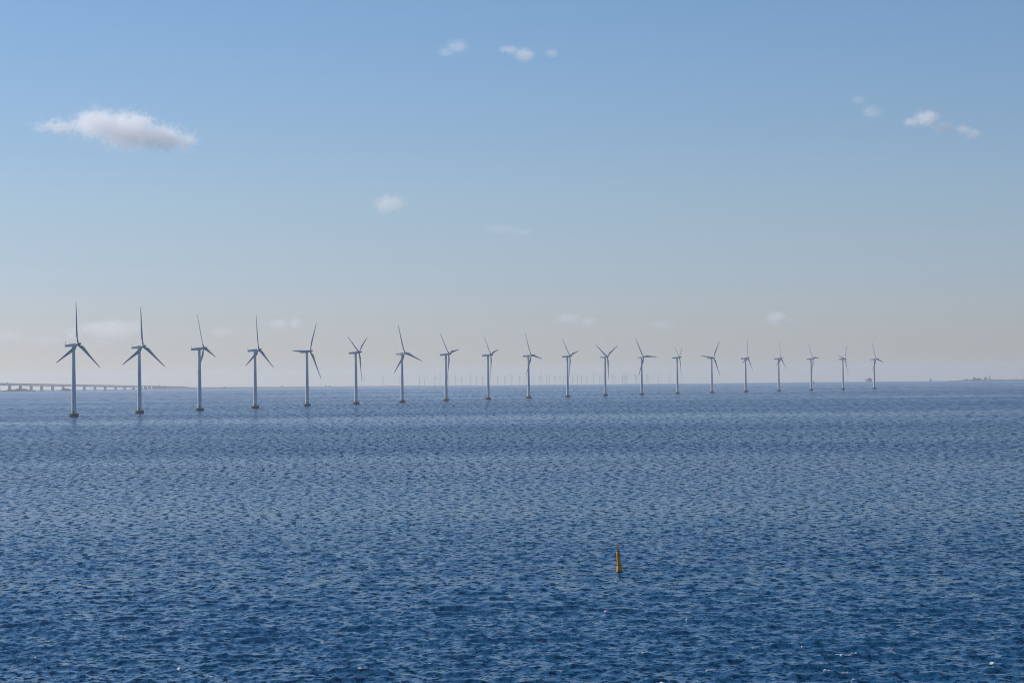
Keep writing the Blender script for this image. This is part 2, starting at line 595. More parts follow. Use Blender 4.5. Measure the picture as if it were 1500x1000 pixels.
def nacelle_matrix(yaw):
    n = Vector((math.sin(yaw) * math.cos(TILT), -math.cos(yaw) * math.cos(TILT), math.sin(TILT)))
    s = Vector((math.cos(yaw), math.sin(yaw), 0))
    u = s.cross(n)
    if u.z < 0: u = -u
    X = -s
    if X.cross(n).dot(u) < 0: X = s
    return Matrix(((X.x, n.x, u.x, 0), (X.y, n.y, u.y, 0), (X.z, n.z, u.z, HUB), (0, 0, 0, 1)))


def make_turbine():
    root = empty('wind_turbine', (0, 0, 0))
    g = turbine_meshes()
    P = {}
    for k in ('foundation', 'tower', 'nacelle', 'spinner'):
        P[k] = obj(k, *g[k], parent=root, smooth=(k != 'nacelle'))
    for k, par in (('foundation_skirt', 'foundation'), ('railing', 'foundation'), ('ladder', 'foundation'), ('door', 'tower'),
                   ('wind_vane', 'nacelle'), ('roof_hatch', 'nacelle')):
        obj(k, *g[k], parent=P[par], smooth=k == 'foundation_skirt')
    b0 = obj('blade', *g['blade'], parent=root, smooth=True)
    for _ in range(2):
        b = b0.copy(); COL.objects.link(b); b.parent = root
    return root


def copy_tree(o, parent=None):
    c = o.copy()
    COL.objects.link(c)
    c.parent = parent
    for ch in o.children:
        copy_tree(ch, c)
    return c


ROW = [  # x, y, yaw, first blade clock angle, label
    (-388.0, 2255.8, 64, 4, 'leftmost, largest white wind turbine, one blade straight up, standing before the long bridge'),
    (-355.8, 2432.9, 60, 2, 'second large turbine from the left, tower crossing the low end of the bridge'),
    (-320.1, 2609.3, 78, 104, 'third large turbine from the left, one blade hanging down across its tower'),
    (-280.9, 2785.0, 68, 2, 'fourth large turbine from the left, one blade up, two splayed down'),
    (-238.3, 2959.9, 62, 30, 'fifth large turbine from the left, one blade lying level over its nacelle to the left'),
    (-192.3, 3133.9, 72, 60, 'sixth large turbine from the left, two blades raised in a V'),
    (-143.0, 3307.1, 56, 106, 'seventh large turbine from the left, tallest blade leaning slightly left'),
    (-90.5, 3479.2, 68, 80, 'eighth large turbine from the left, short raised blade right, one straight down'),
    (-34.7, 3650.4, 72, 78, 'ninth large turbine from the left, one blade hanging beside its tower'),
    (24.2, 3820.4, 64, 98, 'tenth large turbine from the left, one blade dropping across its tower'),
    (86.2, 3989.4, 66, 78, 'eleventh large turbine from the left, one straight down, one raised right'),
    (151.2, 4157.3, 54, 62, 'twelfth large turbine from the left, blades forming a wide Y'),
    (219.2, 4323.9, 50, 90, 'thirteenth large turbine from the left, one blade level to the right'),
    (290.2, 4489.4, 74, 60, 'fourteenth large turbine from the left, rotor almost edge on'),
    (363.9, 4653.6, 48, 36, 'fifteenth large turbine from the left, one blade level to the left'),
    (440.5, 4816.4, 66, 16, 'sixteenth large turbine from the left, one blade upright and a short lower blade left'),
    (519.9, 4978.0, 66, 6, 'seventeenth large turbine from the left, blade upright, two short ones splayed down'),
    (601.9, 5138.2, 63, 87, 'eighteenth large turbine from the left, beside the tiny lighthouse'),
    (686.6, 5297.1, 64, 40, 'nineteenth large turbine from the left, last but one, a blade raised to the left'),
    (773.9, 5454.5, 56, 102, 'rightmost and farthest turbine of the near row, beside the hazy ship'),
]
proto = make_turbine()
for i, (x, y, yaw, az, label) in enumerate(ROW):
    t = proto if i == 0 else copy_tree(proto)
    t.location = (x, y, sea_z(x, y))
    tag(t, label, 'wind turbine', 'wind turbines of the near row')
    nm = nacelle_matrix(rad(yaw))
    k = 0
    for ch in t.children:
        n = ch.name.split('.')[0]
        if n in ('nacelle', 'spinner'): ch.matrix_local = nm
        if n == 'blade':
            # clock angle is seen with s pointing to the viewer's right
            ch.matrix_local = nm @ rotor_matrix((1 if (nm @ Vector((1, 0, 0)) - nm.translation).x < 0 else -1) * rad(az + 120 * k))
            k += 1

# ------------------------------------------------------------------ distant wind farm beyond the horizon
FAR = [531.8, 561.3, 584.6, 614.4, 621.5, 636.9, 644.4, 657, 666.8, 675.6, 688.7, 697.5, 706.8, 728.5, 739.2, 749.6, 760.4, 770.3, 780.9,
       789.6, 792.5, 800.9, 804.5, 812.7, 820.4, 825.3, 838.7, 845.6, 851.5, 858.8, 869.3, 878.4, 882.9, 896.7, 900.4, 911.7, 915, 917.7,
       930.3, 932.4, 947.3, 949.6, 964.9, 981.0]
NEARX = [109, 205, 293, 374, 450.5, 522, 589.5, 654, 715, 774, 831, 886.5, 940, 992]
ORD = 'first second third fourth fifth sixth seventh eighth ninth tenth eleventh twelfth thirteenth fourteenth'.split()


def far_mesh(name, yaw, az):
    bm = bmesh.new()
    lathe(bm, [(2.5, -2), (2.4, 0), (1.5, 67)], 10)
    n = Vector((math.sin(yaw), -math.cos(yaw), 0)); s = Vector((math.cos(yaw), math.sin(yaw), 0)); u = Vector((0, 0, 1))
    c = Vector((0, 0, 68.5))
    tube(bm, c - n * 8, c + n * 5.5, 1.9, 1.5, 8)
    for k in range(3):
        a = az + k * 2 * math.pi / 3
        d = u * math.cos(a) + s * math.sin(a)
        h = c + n * 4.5
        tube(bm, h + d * 1, h + d * 12, 1.2, 1.25, 6)
        tube(bm, h + d * 12, h + d * 46, 1.25, .3, 6)
    me = bpy.data.meshes.new(name)
    bm.to_mesh(me); bm.free()
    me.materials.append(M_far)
    return me


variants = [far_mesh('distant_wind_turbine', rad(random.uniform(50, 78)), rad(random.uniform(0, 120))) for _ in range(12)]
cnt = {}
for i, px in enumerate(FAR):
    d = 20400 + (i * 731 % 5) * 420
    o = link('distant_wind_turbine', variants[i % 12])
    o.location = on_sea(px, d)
    j = sum(1 for v in NEARX if v < px)
    cnt[j] = cnt.get(j, 0) + 1
    nth = ORD[cnt[j] - 1]
    where = ('between the %s and %s large turbines' % (ORD[j - 1], ORD[j])) if j < 14 else 'right of the fourteenth large turbine'
    tag(o, 'tiny horizon turbine, %s %s' % (nth, where), 'wind turbine', 'tiny turbines of the far wind farm')


# ------------------------------------------------------------------ low land and islands
def strip(name, pts, depth, mat_, label, cat=None, kind=None, rough=.0, seed=1):
    """long low island: pts = (pixel x, distance, height above the sea); a rounded bank with a sloping shore on both sides"""
    r = random.Random(seed)
    bm = bmesh.new()
    rows = []
    fine = []
    for (a, b) in zip(pts, pts[1:]):
        n = max(2, int(abs(b[0] - a[0]) / 1.2))
        for k in range(n):
            t = k / n
            fine.append([a[i] + (b[i] - a[i]) * t for i in range(3)])
    fine.append(list(pts[-1]))
    for px, d, h in fine:
        h = max(.15, h * (1 + rough * r.uniform(-1, 1)))
        row = []
        for off, z in ((-.5, -1.5), (-.47, .35), (-.3, .7), (0, 1), (.3, .7), (.5, -1.5)):
            p = on_sea(px, d + off * depth + r.uniform(-.04, .04) * depth)
            zz = z if z < 0 else z * h
            row.append(bm.verts.new((p.x, p.y, p.z + zz)))
        rows.append(row)
    for a, b in zip(rows, rows[1:]):
        for i in range(5): bm.faces.new((a[i], a[i + 1], b[i + 1], b[i]))
    bm.faces.new(rows[0]); bm.faces.new(rows[-1][::-1])
    o = obj(name, bm, mat_)
    return tag(o, label, cat, kind=kind)


strip('low_island', [(-60, 11000, 1.2), (0, 10900, 2.0), (52, 10900, 2.0), (80, 11000, 1.3), (90, 11000, 2.6), (106, 11000, 1.5), (150, 11600, .8), (205, 12800, .5)],
      260, M_land, 'low grassy island running beneath the bridge piers', kind='structure', rough=.15)
strip('flat_shore', [(204, 13100, 2.5), (222, 13200, 5), (240, 13300, 6.5), (275, 13500, 9), (330, 14300, 7.5), (400, 15000, 6), (480, 15600, 5), (560, 16300, 4.2), (640, 16900, 3.4), (698, 17300, 2.6)],
      500, M_land, 'long flat grey shore on the left half of the horizon', kind='structure', rough=.05, seed=3)
strip('fort_island', [(1384, 14100, .8), (1392, 14000, 3.5), (1405, 13950, 4.5), (1412, 13900, 9), (1425, 13900, 10.5), (1437, 13900, 10), (1445, 13900, 11), (1453, 13900, 10.5),
                      (1461, 13950, 5), (1475, 14000, 4.5), (1500, 14000, 6), (1560, 14000, 5)],
      420, M_land, 'low fort island at the right end of the horizon', kind='structure', rough=.06, seed=5)


def trees(name, x0, x1, d, hfun, label, step=.55, seed=2, base=1.0):
    """a far wood edge of many small lumpy crowns"""
    r = random.Random(seed)
    bm = bmesh.new()
    x = x0
    while x < x1:
        h = hfun((x - x0) / (x1 - x0)) * r.uniform(.65, 1.15)
        for _ in range(3):
            p = on_sea(x + r.uniform(-.4, .4), d + r.uniform(-60, 60))
            w = r.uniform(1.6, 3.2)
            m = Matrix.Translation((p.x, p.y, p.z + base + h * r.uniform(.35, .7))) @ Matrix.Diagonal((w, w, max(.8, h * .42), 1))
            res = bmesh.ops.create_icosphere(bm, subdivisions=1, radius=1, matrix=m)
            for v in res['verts']: v.co += Vector((r.uniform(-.5, .5), r.uniform(-.5, .5), r.uniform(-.4, .4)))
        x += step
    o = obj(name, bm, M_tree)
    return tag(o, label, kind='stuff')


trees('wood_edge', 0, 52, 10900, lambda t: 3.5 + 9 * math.exp(-((t - .55) / .28) ** 2) + 1.5 * math.exp(-((t - .25) / .08) ** 2), 'dark bushes and trees on the low island under the left bridge spans', base=1)
trees('thicket', 88.5, 105, 10950, lambda t: 11.5 * math.sin(math.pi * min(1, max(0, t))) ** .7 + .5, 'rounded dark thicket just left of the first turbine tower', seed=4, base=1)
trees('shore_trees', 1459, 1530, 13950, lambda t: 2.5 + 3.5 * abs(math.sin(t * 19)) * abs(math.cos(t * 7)), 'scattered low trees along the fort island shore', step=1.1, seed=6, base=3.5)


# ------------------------------------------------------------------ bridge
def build_bridge():
    piers_px = [-33, -17.5, -2, 14, 30, 45.5, 61, 77, 92.5, 108, 123.5, 139, 154, 169.5, 182.5, 195.5, 207]
    low_px = [213, 219] + [225 + 3.35 * k for k in range(15)]

    def dist(px): return 11400 + (px + 0) * 9.6

    def top(px):
        d = dist(px)
        return at(px, 561.2 + .0182 * px - .5 * 0, d)

    p0 = on_sea(60, dist(60))
    root = empty('road_bridge', p0)

    def loc(v): return v - p0
    tag(root, 'long pale double deck bridge on tall piers descending to the shore at the left horizon', 'bridge')
    a, b = top(-60), top(275)
    dirv = (b - a); dirv.z = 0; dirv.normalize()
    side = Vector((-dirv.y, dirv.x, 0))
    rz = math.atan2(dirv.y, dirv.x)

    def deck(name, x0, x1, drop, th, w, m_):
        bm = bmesh.new()
        rings = []
        n = 60
        for k in range(n + 1):
            px = x0 + (x1 - x0) * k / n
            c = loc(top(px)) - Vector((0, 0, drop))
            rings.append([bm.verts.new(c + side * s * w / 2 - Vector((0, 0, z))) for s, z in ((-1, 0), (1, 0), (1, th * .6), (.6, th), (-.6, th), (-1, th * .6))])
        for q, r in zip(rings, rings[1:]):
            for i in range(6): bm.faces.new((q[i], q[(i + 1) % 6], r[(i + 1) % 6], r[i]))
        bm.faces.new(rings[0][::-1]); bm.faces.new(rings[-1])
        return obj(name, bm, m_, root)
    deck('upper_deck', -60, 208, 0, 2.3, 23, M_bridge)
    deck('lower_deck', -60, 208, 7.2, 2.4, 13, M_bridge)
    deck('approach_deck', 208.2, 273.5, 0, 2.6, 24, M_bridge)
    bm = bmesh.new()
    px = -60.0
    while px < 207:
        for s in (-5.8, 5.8):
            A = loc(top(px)) + side * s - Vector((0, 0, 2.0)); B = loc(top(px + 1.1)) + side * s - Vector((0, 0, 7.4)); C = loc(top(px + 2.2)) + side * s - Vector((0, 0, 2.0))
            tube(bm, A, B, .8, n=4); tube(bm, B, C, .8, n=4)
        px += 2.2
    tag(obj('truss', bm, M_truss, root), kind='stuff')
    bm = bmesh.new()
    for s in (-11.3, 11.3):
        for k in range(60):
            x0 = -60 + 333 * k / 60; x1 = -60 + 333 * (k + 1) / 60
            tube(bm, loc(top(x0)) + side * s + Vector((0, 0, .5)), loc(top(x1)) + side * s + Vector((0, 0, .5)), .45, n=4)
    obj('parapet', bm, M_bridge, root)
    for px in piers_px:
        t = loc(top(px)); g = on_sea(px, dist(px)) - p0
        bm = bmesh.new()
        h = t.z - 9.5 - (g.z - 2)
        box(bm, (t.x, t.y, g.z - 2 + h / 2), (6.6, 13, h), rz, top=(.85, .95))
        box(bm, (t.x, t.y, g.z + .6), (13, 19, 3.2), rz)
        obj('pier', bm, M_bridge, root)
    for px in low_px:
        t = loc(top(px)); g = on_sea(px, dist(px)) - p0
        bm = bmesh.new()
        h = t.z - 2.5 - (g.z - 2)
        box(bm, (t.x, t.y, g.z - 2 + h / 2), (3.2, 15, h), rz)
        obj('short_pier', bm, M_bridge, root)
    # vehicles on the upper deck
    for px, L, label in ((10.5, 13, 'tiny grey lorry crossing the upper bridge deck near the left edge'), (206.5, 11, 'tiny grey lorry on the bridge right of the second turbine tower')):
        c = top(px)
        tr = empty('lorry', c, rz)
        tag(tr, label, 'lorry', 'lorries on the bridge')
        bm = bmesh.new(); box(bm, (-1.2, 0, 2.5), (L - 3, 2.6, 3.0)); obj('trailer', bm, M_build, tr)
        bm = bmesh.new(); box(bm, (L / 2 - 1.2, 0, 1.9), (2.2, 2.5, 2.4), top=(.8, .95)); obj('cab', bm, M_dark, tr)
        bm = bmesh.new()
        for x in (-L / 2 + 2, -L / 2 + 3.3, L / 2 - 1.5):
            for s in (-1.1, 1.1): lathe(bm, [(.5, -.18), (.5, .18)], 10, c=(x, s, .5), axis='Y')
        obj('wheels', bm, M_dark, tr)


build_bridge()


# ------------------------------------------------------------------ small things along the horizon
def mast():
    p = on_sea(233.5, 13350)
    root = empty('lattice_mast', p)
    tag(root, 'thin tall mast rising above the low end of the bridge', 'mast')
    bm = bmesh.new()
    H = 35
    for k in range(3):
        a = 2 * math.pi * k / 3
        tube(bm, (1.6 * math.cos(a), 1.6 * math.sin(a), 3), (.35 * math.cos(a), .35 * math.sin(a), H), .28, .18, 5)
    for j in range(12):
        z0, z1 = 3 + j * 2.6, 3 + (j + 1) * 2.6
        r0, r1 = 1.6 - 1.25 * (z0 - 3) / 32, 1.6 - 1.25 * (z1 - 3) / 32
        for k in range(3):
            a, b = 2 * math.pi * k / 3, 2 * math.pi * (k + 1) / 3
            tube(bm, (r0 * math.cos(a), r0 * math.sin(a), z0), (r1 * math.cos(b), r1 * math.sin(b), z1), .12, n=4)
    obj('lattice', bm, M_truss, root)
    bm = bmesh.new(); tube(bm, (0, 0, H - .5), (0, 0, H + 5), .2, .1, 6); obj('antenna', bm, M_truss, root)


mast()


def hull_bm(L, W, H, sheer=.12, bow=.25):
    bm = bmesh.new()
    rings = []
    for t in (0, .04, .15, .4, .7, .85, .94, 1):
        w = W * (1 if t < 1 - bow else math.sqrt(max(0.0, 1 - ((t - 1 + bow) / bow) ** 2))) * (.85 if t == 0 else 1)
        w = max(w, .04 * W)
        h = H * (1 + sheer * (2 * t - 1) ** 2 * (1.5 if t > .5 else .4))
        x = (t - .5) * L
        rings.append([bm.verts.new((x, s * w / 2 * f, z)) for s, f, z in ((-1, 1, h), (-1, .92, H * .3), (-1, .5, -H * .3), (1, .5, -H * .3), (1, .92, H * .3), (1, 1, h))])
    for a, b in zip(rings, rings[1:]):
        for i in range(6): bm.faces.new((a[i], a[(i + 1) % 6], b[(i + 1) % 6], b[i]))
    bm.faces.new(rings[0][::-1]); bm.faces.new(rings[-1])
    return bm


def small_boat(px, d, L, label, mat_h, mat_c, rz=0.3, lift=0.0):
    p = on_sea(px, d)
    root = empty('motor_boat', p + Vector((0, 0, lift)), rz)
    tag(root, label, 'boat')
    obj('hull', hull_bm(L, L * .28, L * .12), mat_h, root)
    bm = bmesh.new(); box(bm, (-L * .05, 0, L * .18), (L * .38, L * .2, L * .14), top=(.8, .85)); obj('cabin', bm, mat_c, root)
    bm = bmesh.new(); tube(bm, (-L * .1, 0, L * .24), (-L * .1, 0, L * .42), L * .012, n=5); obj('mast', bm, M_dark, root)


small_boat(214.2, 12500, 21, 'small white boat just right of the second turbine tower below the bridge', M_wall, M_wall, .15)
small_boat(1399.5, 13500, 12, 'small white boat off the left tip of the fort island', M_wall, M_wall, .1)
small_boat(593.6, 16000, 13, 'tiny dark boat on the horizon just right of the seventh large turbine', M_hull, M_dark, .2, lift=0)


def spar_post():
    p = on_sea(304.3, 3790)
    root = empty('marker_post', p)
    tag(root, 'small dark marker post in the water right of the third large turbine', 'marker')
    bm = bmesh.new(); tube(bm, (0, 0, -1), (.1, 0, 3.0), .28, .2, 10); obj('post', bm, M_dark, root)
    bm = bmesh.new(); lathe(bm, [(.1, 2.9), (.55, 3.0), (.1, 3.8)], 10, c=(.1, 0, 0)); obj('topmark', bm, M_dark, root)
    bm = bmesh.new(); lathe(bm, [(.3, -.5), (.75, -.2), (.75, .35), (.3, .5)], 12); obj('float', bm, M_dark, root)


spar_post()


def lighthouse():
    p = on_sea(1191.6, 10700)
    root = empty('lighthouse', p)
    tag(root, 'tiny dark lighthouse standing in the sea right of the eighteenth large turbine', 'lighthouse')
    bm = bmesh.new(); lathe(bm, [(4.5, -2), (4.2, 1.6), (3.9, 2.0)], 20); obj('base', bm, M_rock, root, smooth=True)
    bm = bmesh.new(); lathe(bm, [(1.9, 2), (1.35, 10.5), (2.0, 10.8), (2.0, 11.1)], 20); obj('tower', bm, M_brick, root, smooth=True)
    bm = bmesh.new(); lathe(bm, [(1.0, 11.1), (1.0, 12.9), (1.3, 13.0), (.15, 14.4)], 14); obj('lantern', bm, M_dark, root)
    # low breakwater beside it with a mast
    bw = bmesh.new()
    r = random.Random(3)
    for k in range(46):
        q = Vector((k * .42 - 1, r.uniform(-3, 3), r.uniform(-.6, .9)))
        res = bmesh.ops.create_icosphere(bw, subdivisions=1, radius=r.uniform(.9, 1.7), matrix=Matrix.Translation(q))
        for v in res['verts']: v.co += Vector([r.uniform(-.25, .25) for _ in range(3)])
    o = obj('breakwater', bw, M_rock)
    o.location = p
    tag(o, 'low dark rock breakwater at the foot of the tiny lighthouse', 'breakwater')
    root2 = empty('signal_mast', on_sea(1193.9, 10720))
    tag(root2, 'hair thin mast with a small head beside the tiny lighthouse', 'mast')
    bm = bmesh.new(); tube(bm, (0, 0, 0), (0, 0, 22), .33, .2, 6); obj('pole', bm, M_truss, root2)
    bm = bmesh.new(); lathe(bm, [(.2, 21.8), (1.1, 22.2), (1.1, 23.6), (.2, 24)], 8); obj('head', bm, M_truss, root2)


lighthouse()


def ships():
    p = on_sea(1272.2, 16500)
    root = empty('cargo_ship', p, math.atan2(p.y, p.x) + rad(8))
    tag(root, 'boxy hazy blue grey ship seen end on, left of the last turbine', 'ship')
    obj('hull', hull_bm(150, 26, 11, sheer=.02), M_hull, root)
    bm = bmesh.new(); box(bm, (-3, 0, 15.5), (120, 25.6, 9.0)); obj('car_deck', bm, M_hull, root)
    bm = bmesh.new(); box(bm, (-3, 0, 22), (110, 21, 4.0), top=(.97, .85)); obj('upper_deck', bm, M_super, root)
    bm = bmesh.new(); box(bm, (48, 0, 25.2), (10, 15, 2.4), top=(.85, .9)); obj('bridge_house', bm, M_super, root)
    bm = bmesh.new(); box(bm, (-45, 3, 25.8), (7, 4.5, 3.6), top=(.8, .8)); obj('funnel', bm, M_hull, root)
    bm = bmesh.new(); tube(bm, (46, 0, 26), (46, 0, 29), .4, n=6); obj('mast', bm, M_dark, root)
    p = on_sea(1361, 17500)
    root = empty('coaster', p, math.atan2(p.y, p.x) + rad(15))
    tag(root, 'tiny stepped pale ship on the horizon between the last turbine and the fort island', 'ship')
    obj('hull', hull_bm(90, 17, 8), M_super, root)
    bm = bmesh.new(); box(bm, (-25, 0, 10.5), (22, 15, 6.5), top=(.9, .85)); obj('deckhouse', bm, M_super, root)
    bm = bmesh.new(); box(bm, (-26, 0, 15.6), (12, 10, 4.2), top=(.8, .8)); obj('wheelhouse', bm, M_super, root)
    bm = bmesh.new(); tube(bm, (-25, 0, 17), (-25, 0, 26), 1.0, .3, 6); obj('mast', bm, M_super, root)


ships()


def fort():
    D = 13880

    def base(px, dd=0): return on_sea(px, D + dd)
    def pm(n): return n * D / FPX
    ang = 0.12
    o = empty('fort_block', base(1426.9) + Vector((0, 0, 9)), ang)
    tag(o, 'square dark lookout block rising from the hall on the fort island', 'building')
    bm = bmesh.new(); box(bm, (0, 0, 5), (pm(2.4), 9, 13)); obj('wall', bm, M_build, o)
    bm = bmesh.new(); box(bm, (0, 0, 11.9), (pm(3.0), 11, 1.0)); obj('roof', bm, M_dark, o)
    o = empty('long_hall', base(1432.4, 14) + Vector((0, 0, 7)), ang)
    tag(o, 'long low dark roofed hall on the fort island', 'building')
    bm = bmesh.new(); box(bm, (0, 0, 3), (pm(9.5), 10, 5.5)); obj('wall', bm, M_build, o)
    bm = bmesh.new(); box(bm, (0, 0, 6.6), (pm(10), 11.5, 2.2), top=(.92, .25)); obj('roof', bm, M_dark, o)
    o = empty('white_building', base(1429, -150) + Vector((0, 0, 4.0)), ang)
    tag(o, 'long bright white building in front of the fort island hall', 'building')
    bm = bmesh.new(); box(bm, (0, 0, 1.8), (pm(16), 8, 4.2)); obj('wall', bm, M_wall, o)
    bm = bmesh.new(); box(bm, (0, 0, 4.4), (pm(16.3), 8.6, 1.0), top=(.98, .6)); obj('roof', bm, M_dark, o)
    o = empty('tower_block', base(1443.6) + Vector((0, 0, 8)), ang)
    tag(o, 'pale grey block building left of the thin chimney on the fort island', 'building')
    bm = bmesh.new(); box(bm, (0, 0, 5.6), (pm(2.9), 10, 13)); obj('wall', bm, M_build, o)
    bm = bmesh.new(); box(bm, (-2.5, 0, 12.8), (pm(.9), 6, 1.6)); box(bm, (3, 0, 12.6), (pm(.8), 6, 1.3)); obj('roof_parapet', bm, M_dark, o)
    o = empty('chimney', base(1449.5) + Vector((0, 0, 8)))
    tag(o, 'thin brown chimney, tallest thing on the fort island', 'chimney')
    bm = bmesh.new(); lathe(bm, [(1.9, 0), (1.4, 23)], 14); obj('shaft', bm, M_brick, o)
    bm = bmesh.new(); lathe(bm, [(1.7, 22.6), (1.7, 24.2), (1.2, 24.2)], 14); obj('cap', bm, M_dark, o)
    o = empty('bunker', base(1415.6, -20) + Vector((0, 0, 7.5)))
    tag(o, 'small rounded bunker on the left slope of the fort island', 'bunker')
    bm = bmesh.new(); lathe(bm, [(5, 0), (5, 3.6), (3.8, 5.6), (.4, 6.6)], 16); obj('dome', bm, M_build, o)
    bm = bmesh.new(); tube(bm, (1, 0, 6), (1, 0, 9), .3, n=6); obj('antenna', bm, M_dark, o)


fort()
for px, d, label in ((413, 15050, 'tiny farm building on the flat shore between the fourth and fifth turbines'),
                     (477.2, 15600, 'left one of two tiny buildings on the shore right of the fifth turbine'),
                     (483, 15640, 'right one of two tiny buildings on the shore right of the fifth turbine'),
                     (329, 14250, 'tiny low shed on the flat shore right of the third turbine')):
    o = empty('farm_building', on_sea(px, d) + Vector((0, 0, 4.2)))
    tag(o, label, 'building', 'tiny buildings on the flat shore')
    bm = bmesh.new(); box(bm, (0, 0, 2), (9, 7, 4.4)); obj('wall', bm, M_build, o)
    bm = bmesh.new(); box(bm, (0, 0, 5.2), (10, 8, 2.0), top=(.9, .1)); obj('roof', bm, M_dark, o)


# ------------------------------------------------------------------ yellow spar buoy
def buoy():
    d = 405.0
    p = on_sea(904.6, d)
    root = empty('spar_buoy', p)
    root.rotation_euler = (rad(2), rad(-4.2), 0)
    root.scale = (1.14, 1.14, 1.08)
    tag(root, 'yellow spar buoy with a cross topmark leaning in the foreground sea', 'buoy')
    bm = bmesh.new()
    lathe(bm, [(.255, 1.0), (.25, 1.6), (.235, 2.7), (.262, 2.71), (.262, 2.84), (.2, 2.88)], 32)
    obj('body', bm, M_yellow, root, smooth=True)
    bm = bmesh.new()
    lathe(bm, [(.16, -.9), (.42, -.7), (.43, .10), (.42, .22), (.30, .92), (.262, 1.0)], 32)
    f = obj('float', bm, M_yellow, root, smooth=True)
    bm = bmesh.new(); lathe(bm, [(.40, -.72), (.438, -.6), (.438, .10), (.41, .13)], 32); obj('fouling_band', bm, M_algae2, f, smooth=True)
    bm = bmesh.new()
    lathe(bm, [(.25, .98), (.285, .985), (.29, 1.06), (.25, 1.07)], 32)
    obj('flange', bm, M_algae2, root)
    bm = bmesh.new(); tube(bm, (0, 0, 2.86), (0, 0, 3.42), .10, .085, 12); obj('pole', bm, M_dark, root)
    bm = bmesh.new()
    lathe(bm, [(.09, 2.88), (.09, 3.02), (.05, 3.06)], 12, c=(.14, 0, 0))
    obj('lamp', bm, M_dark, root)
    bm = bmesh.new()
    for s in (-1, 1):
        c = Vector((0, 0, 3.78)); dx = Vector((s * .24, 0, .30))
        w = Vector((.055 * 1, 0, -s * .055))
        for y in (-.03,):
            vs = [bm.verts.new(c + a + Vector((0, yy, 0))) for yy in (-.04 - .01 * s, .04 - .01 * s) for a in (-dx - w, -dx + w, dx + w, dx - w)]
            for q in ((0, 1, 2, 3), (7, 6, 5, 4), (0, 4, 5, 1), (1, 5, 6, 2), (2, 6, 7, 3), (3, 7, 4, 0)): bm.faces.new([vs[i] for i in q])
    tube(bm, (0, 0, 3.4), (0, 0, 3.78), .03, n=8)
    obj('topmark', bm, mat('topmark_yellow', (.85, .45, .14), .5, var=.1, scale=4), root)


buoy()


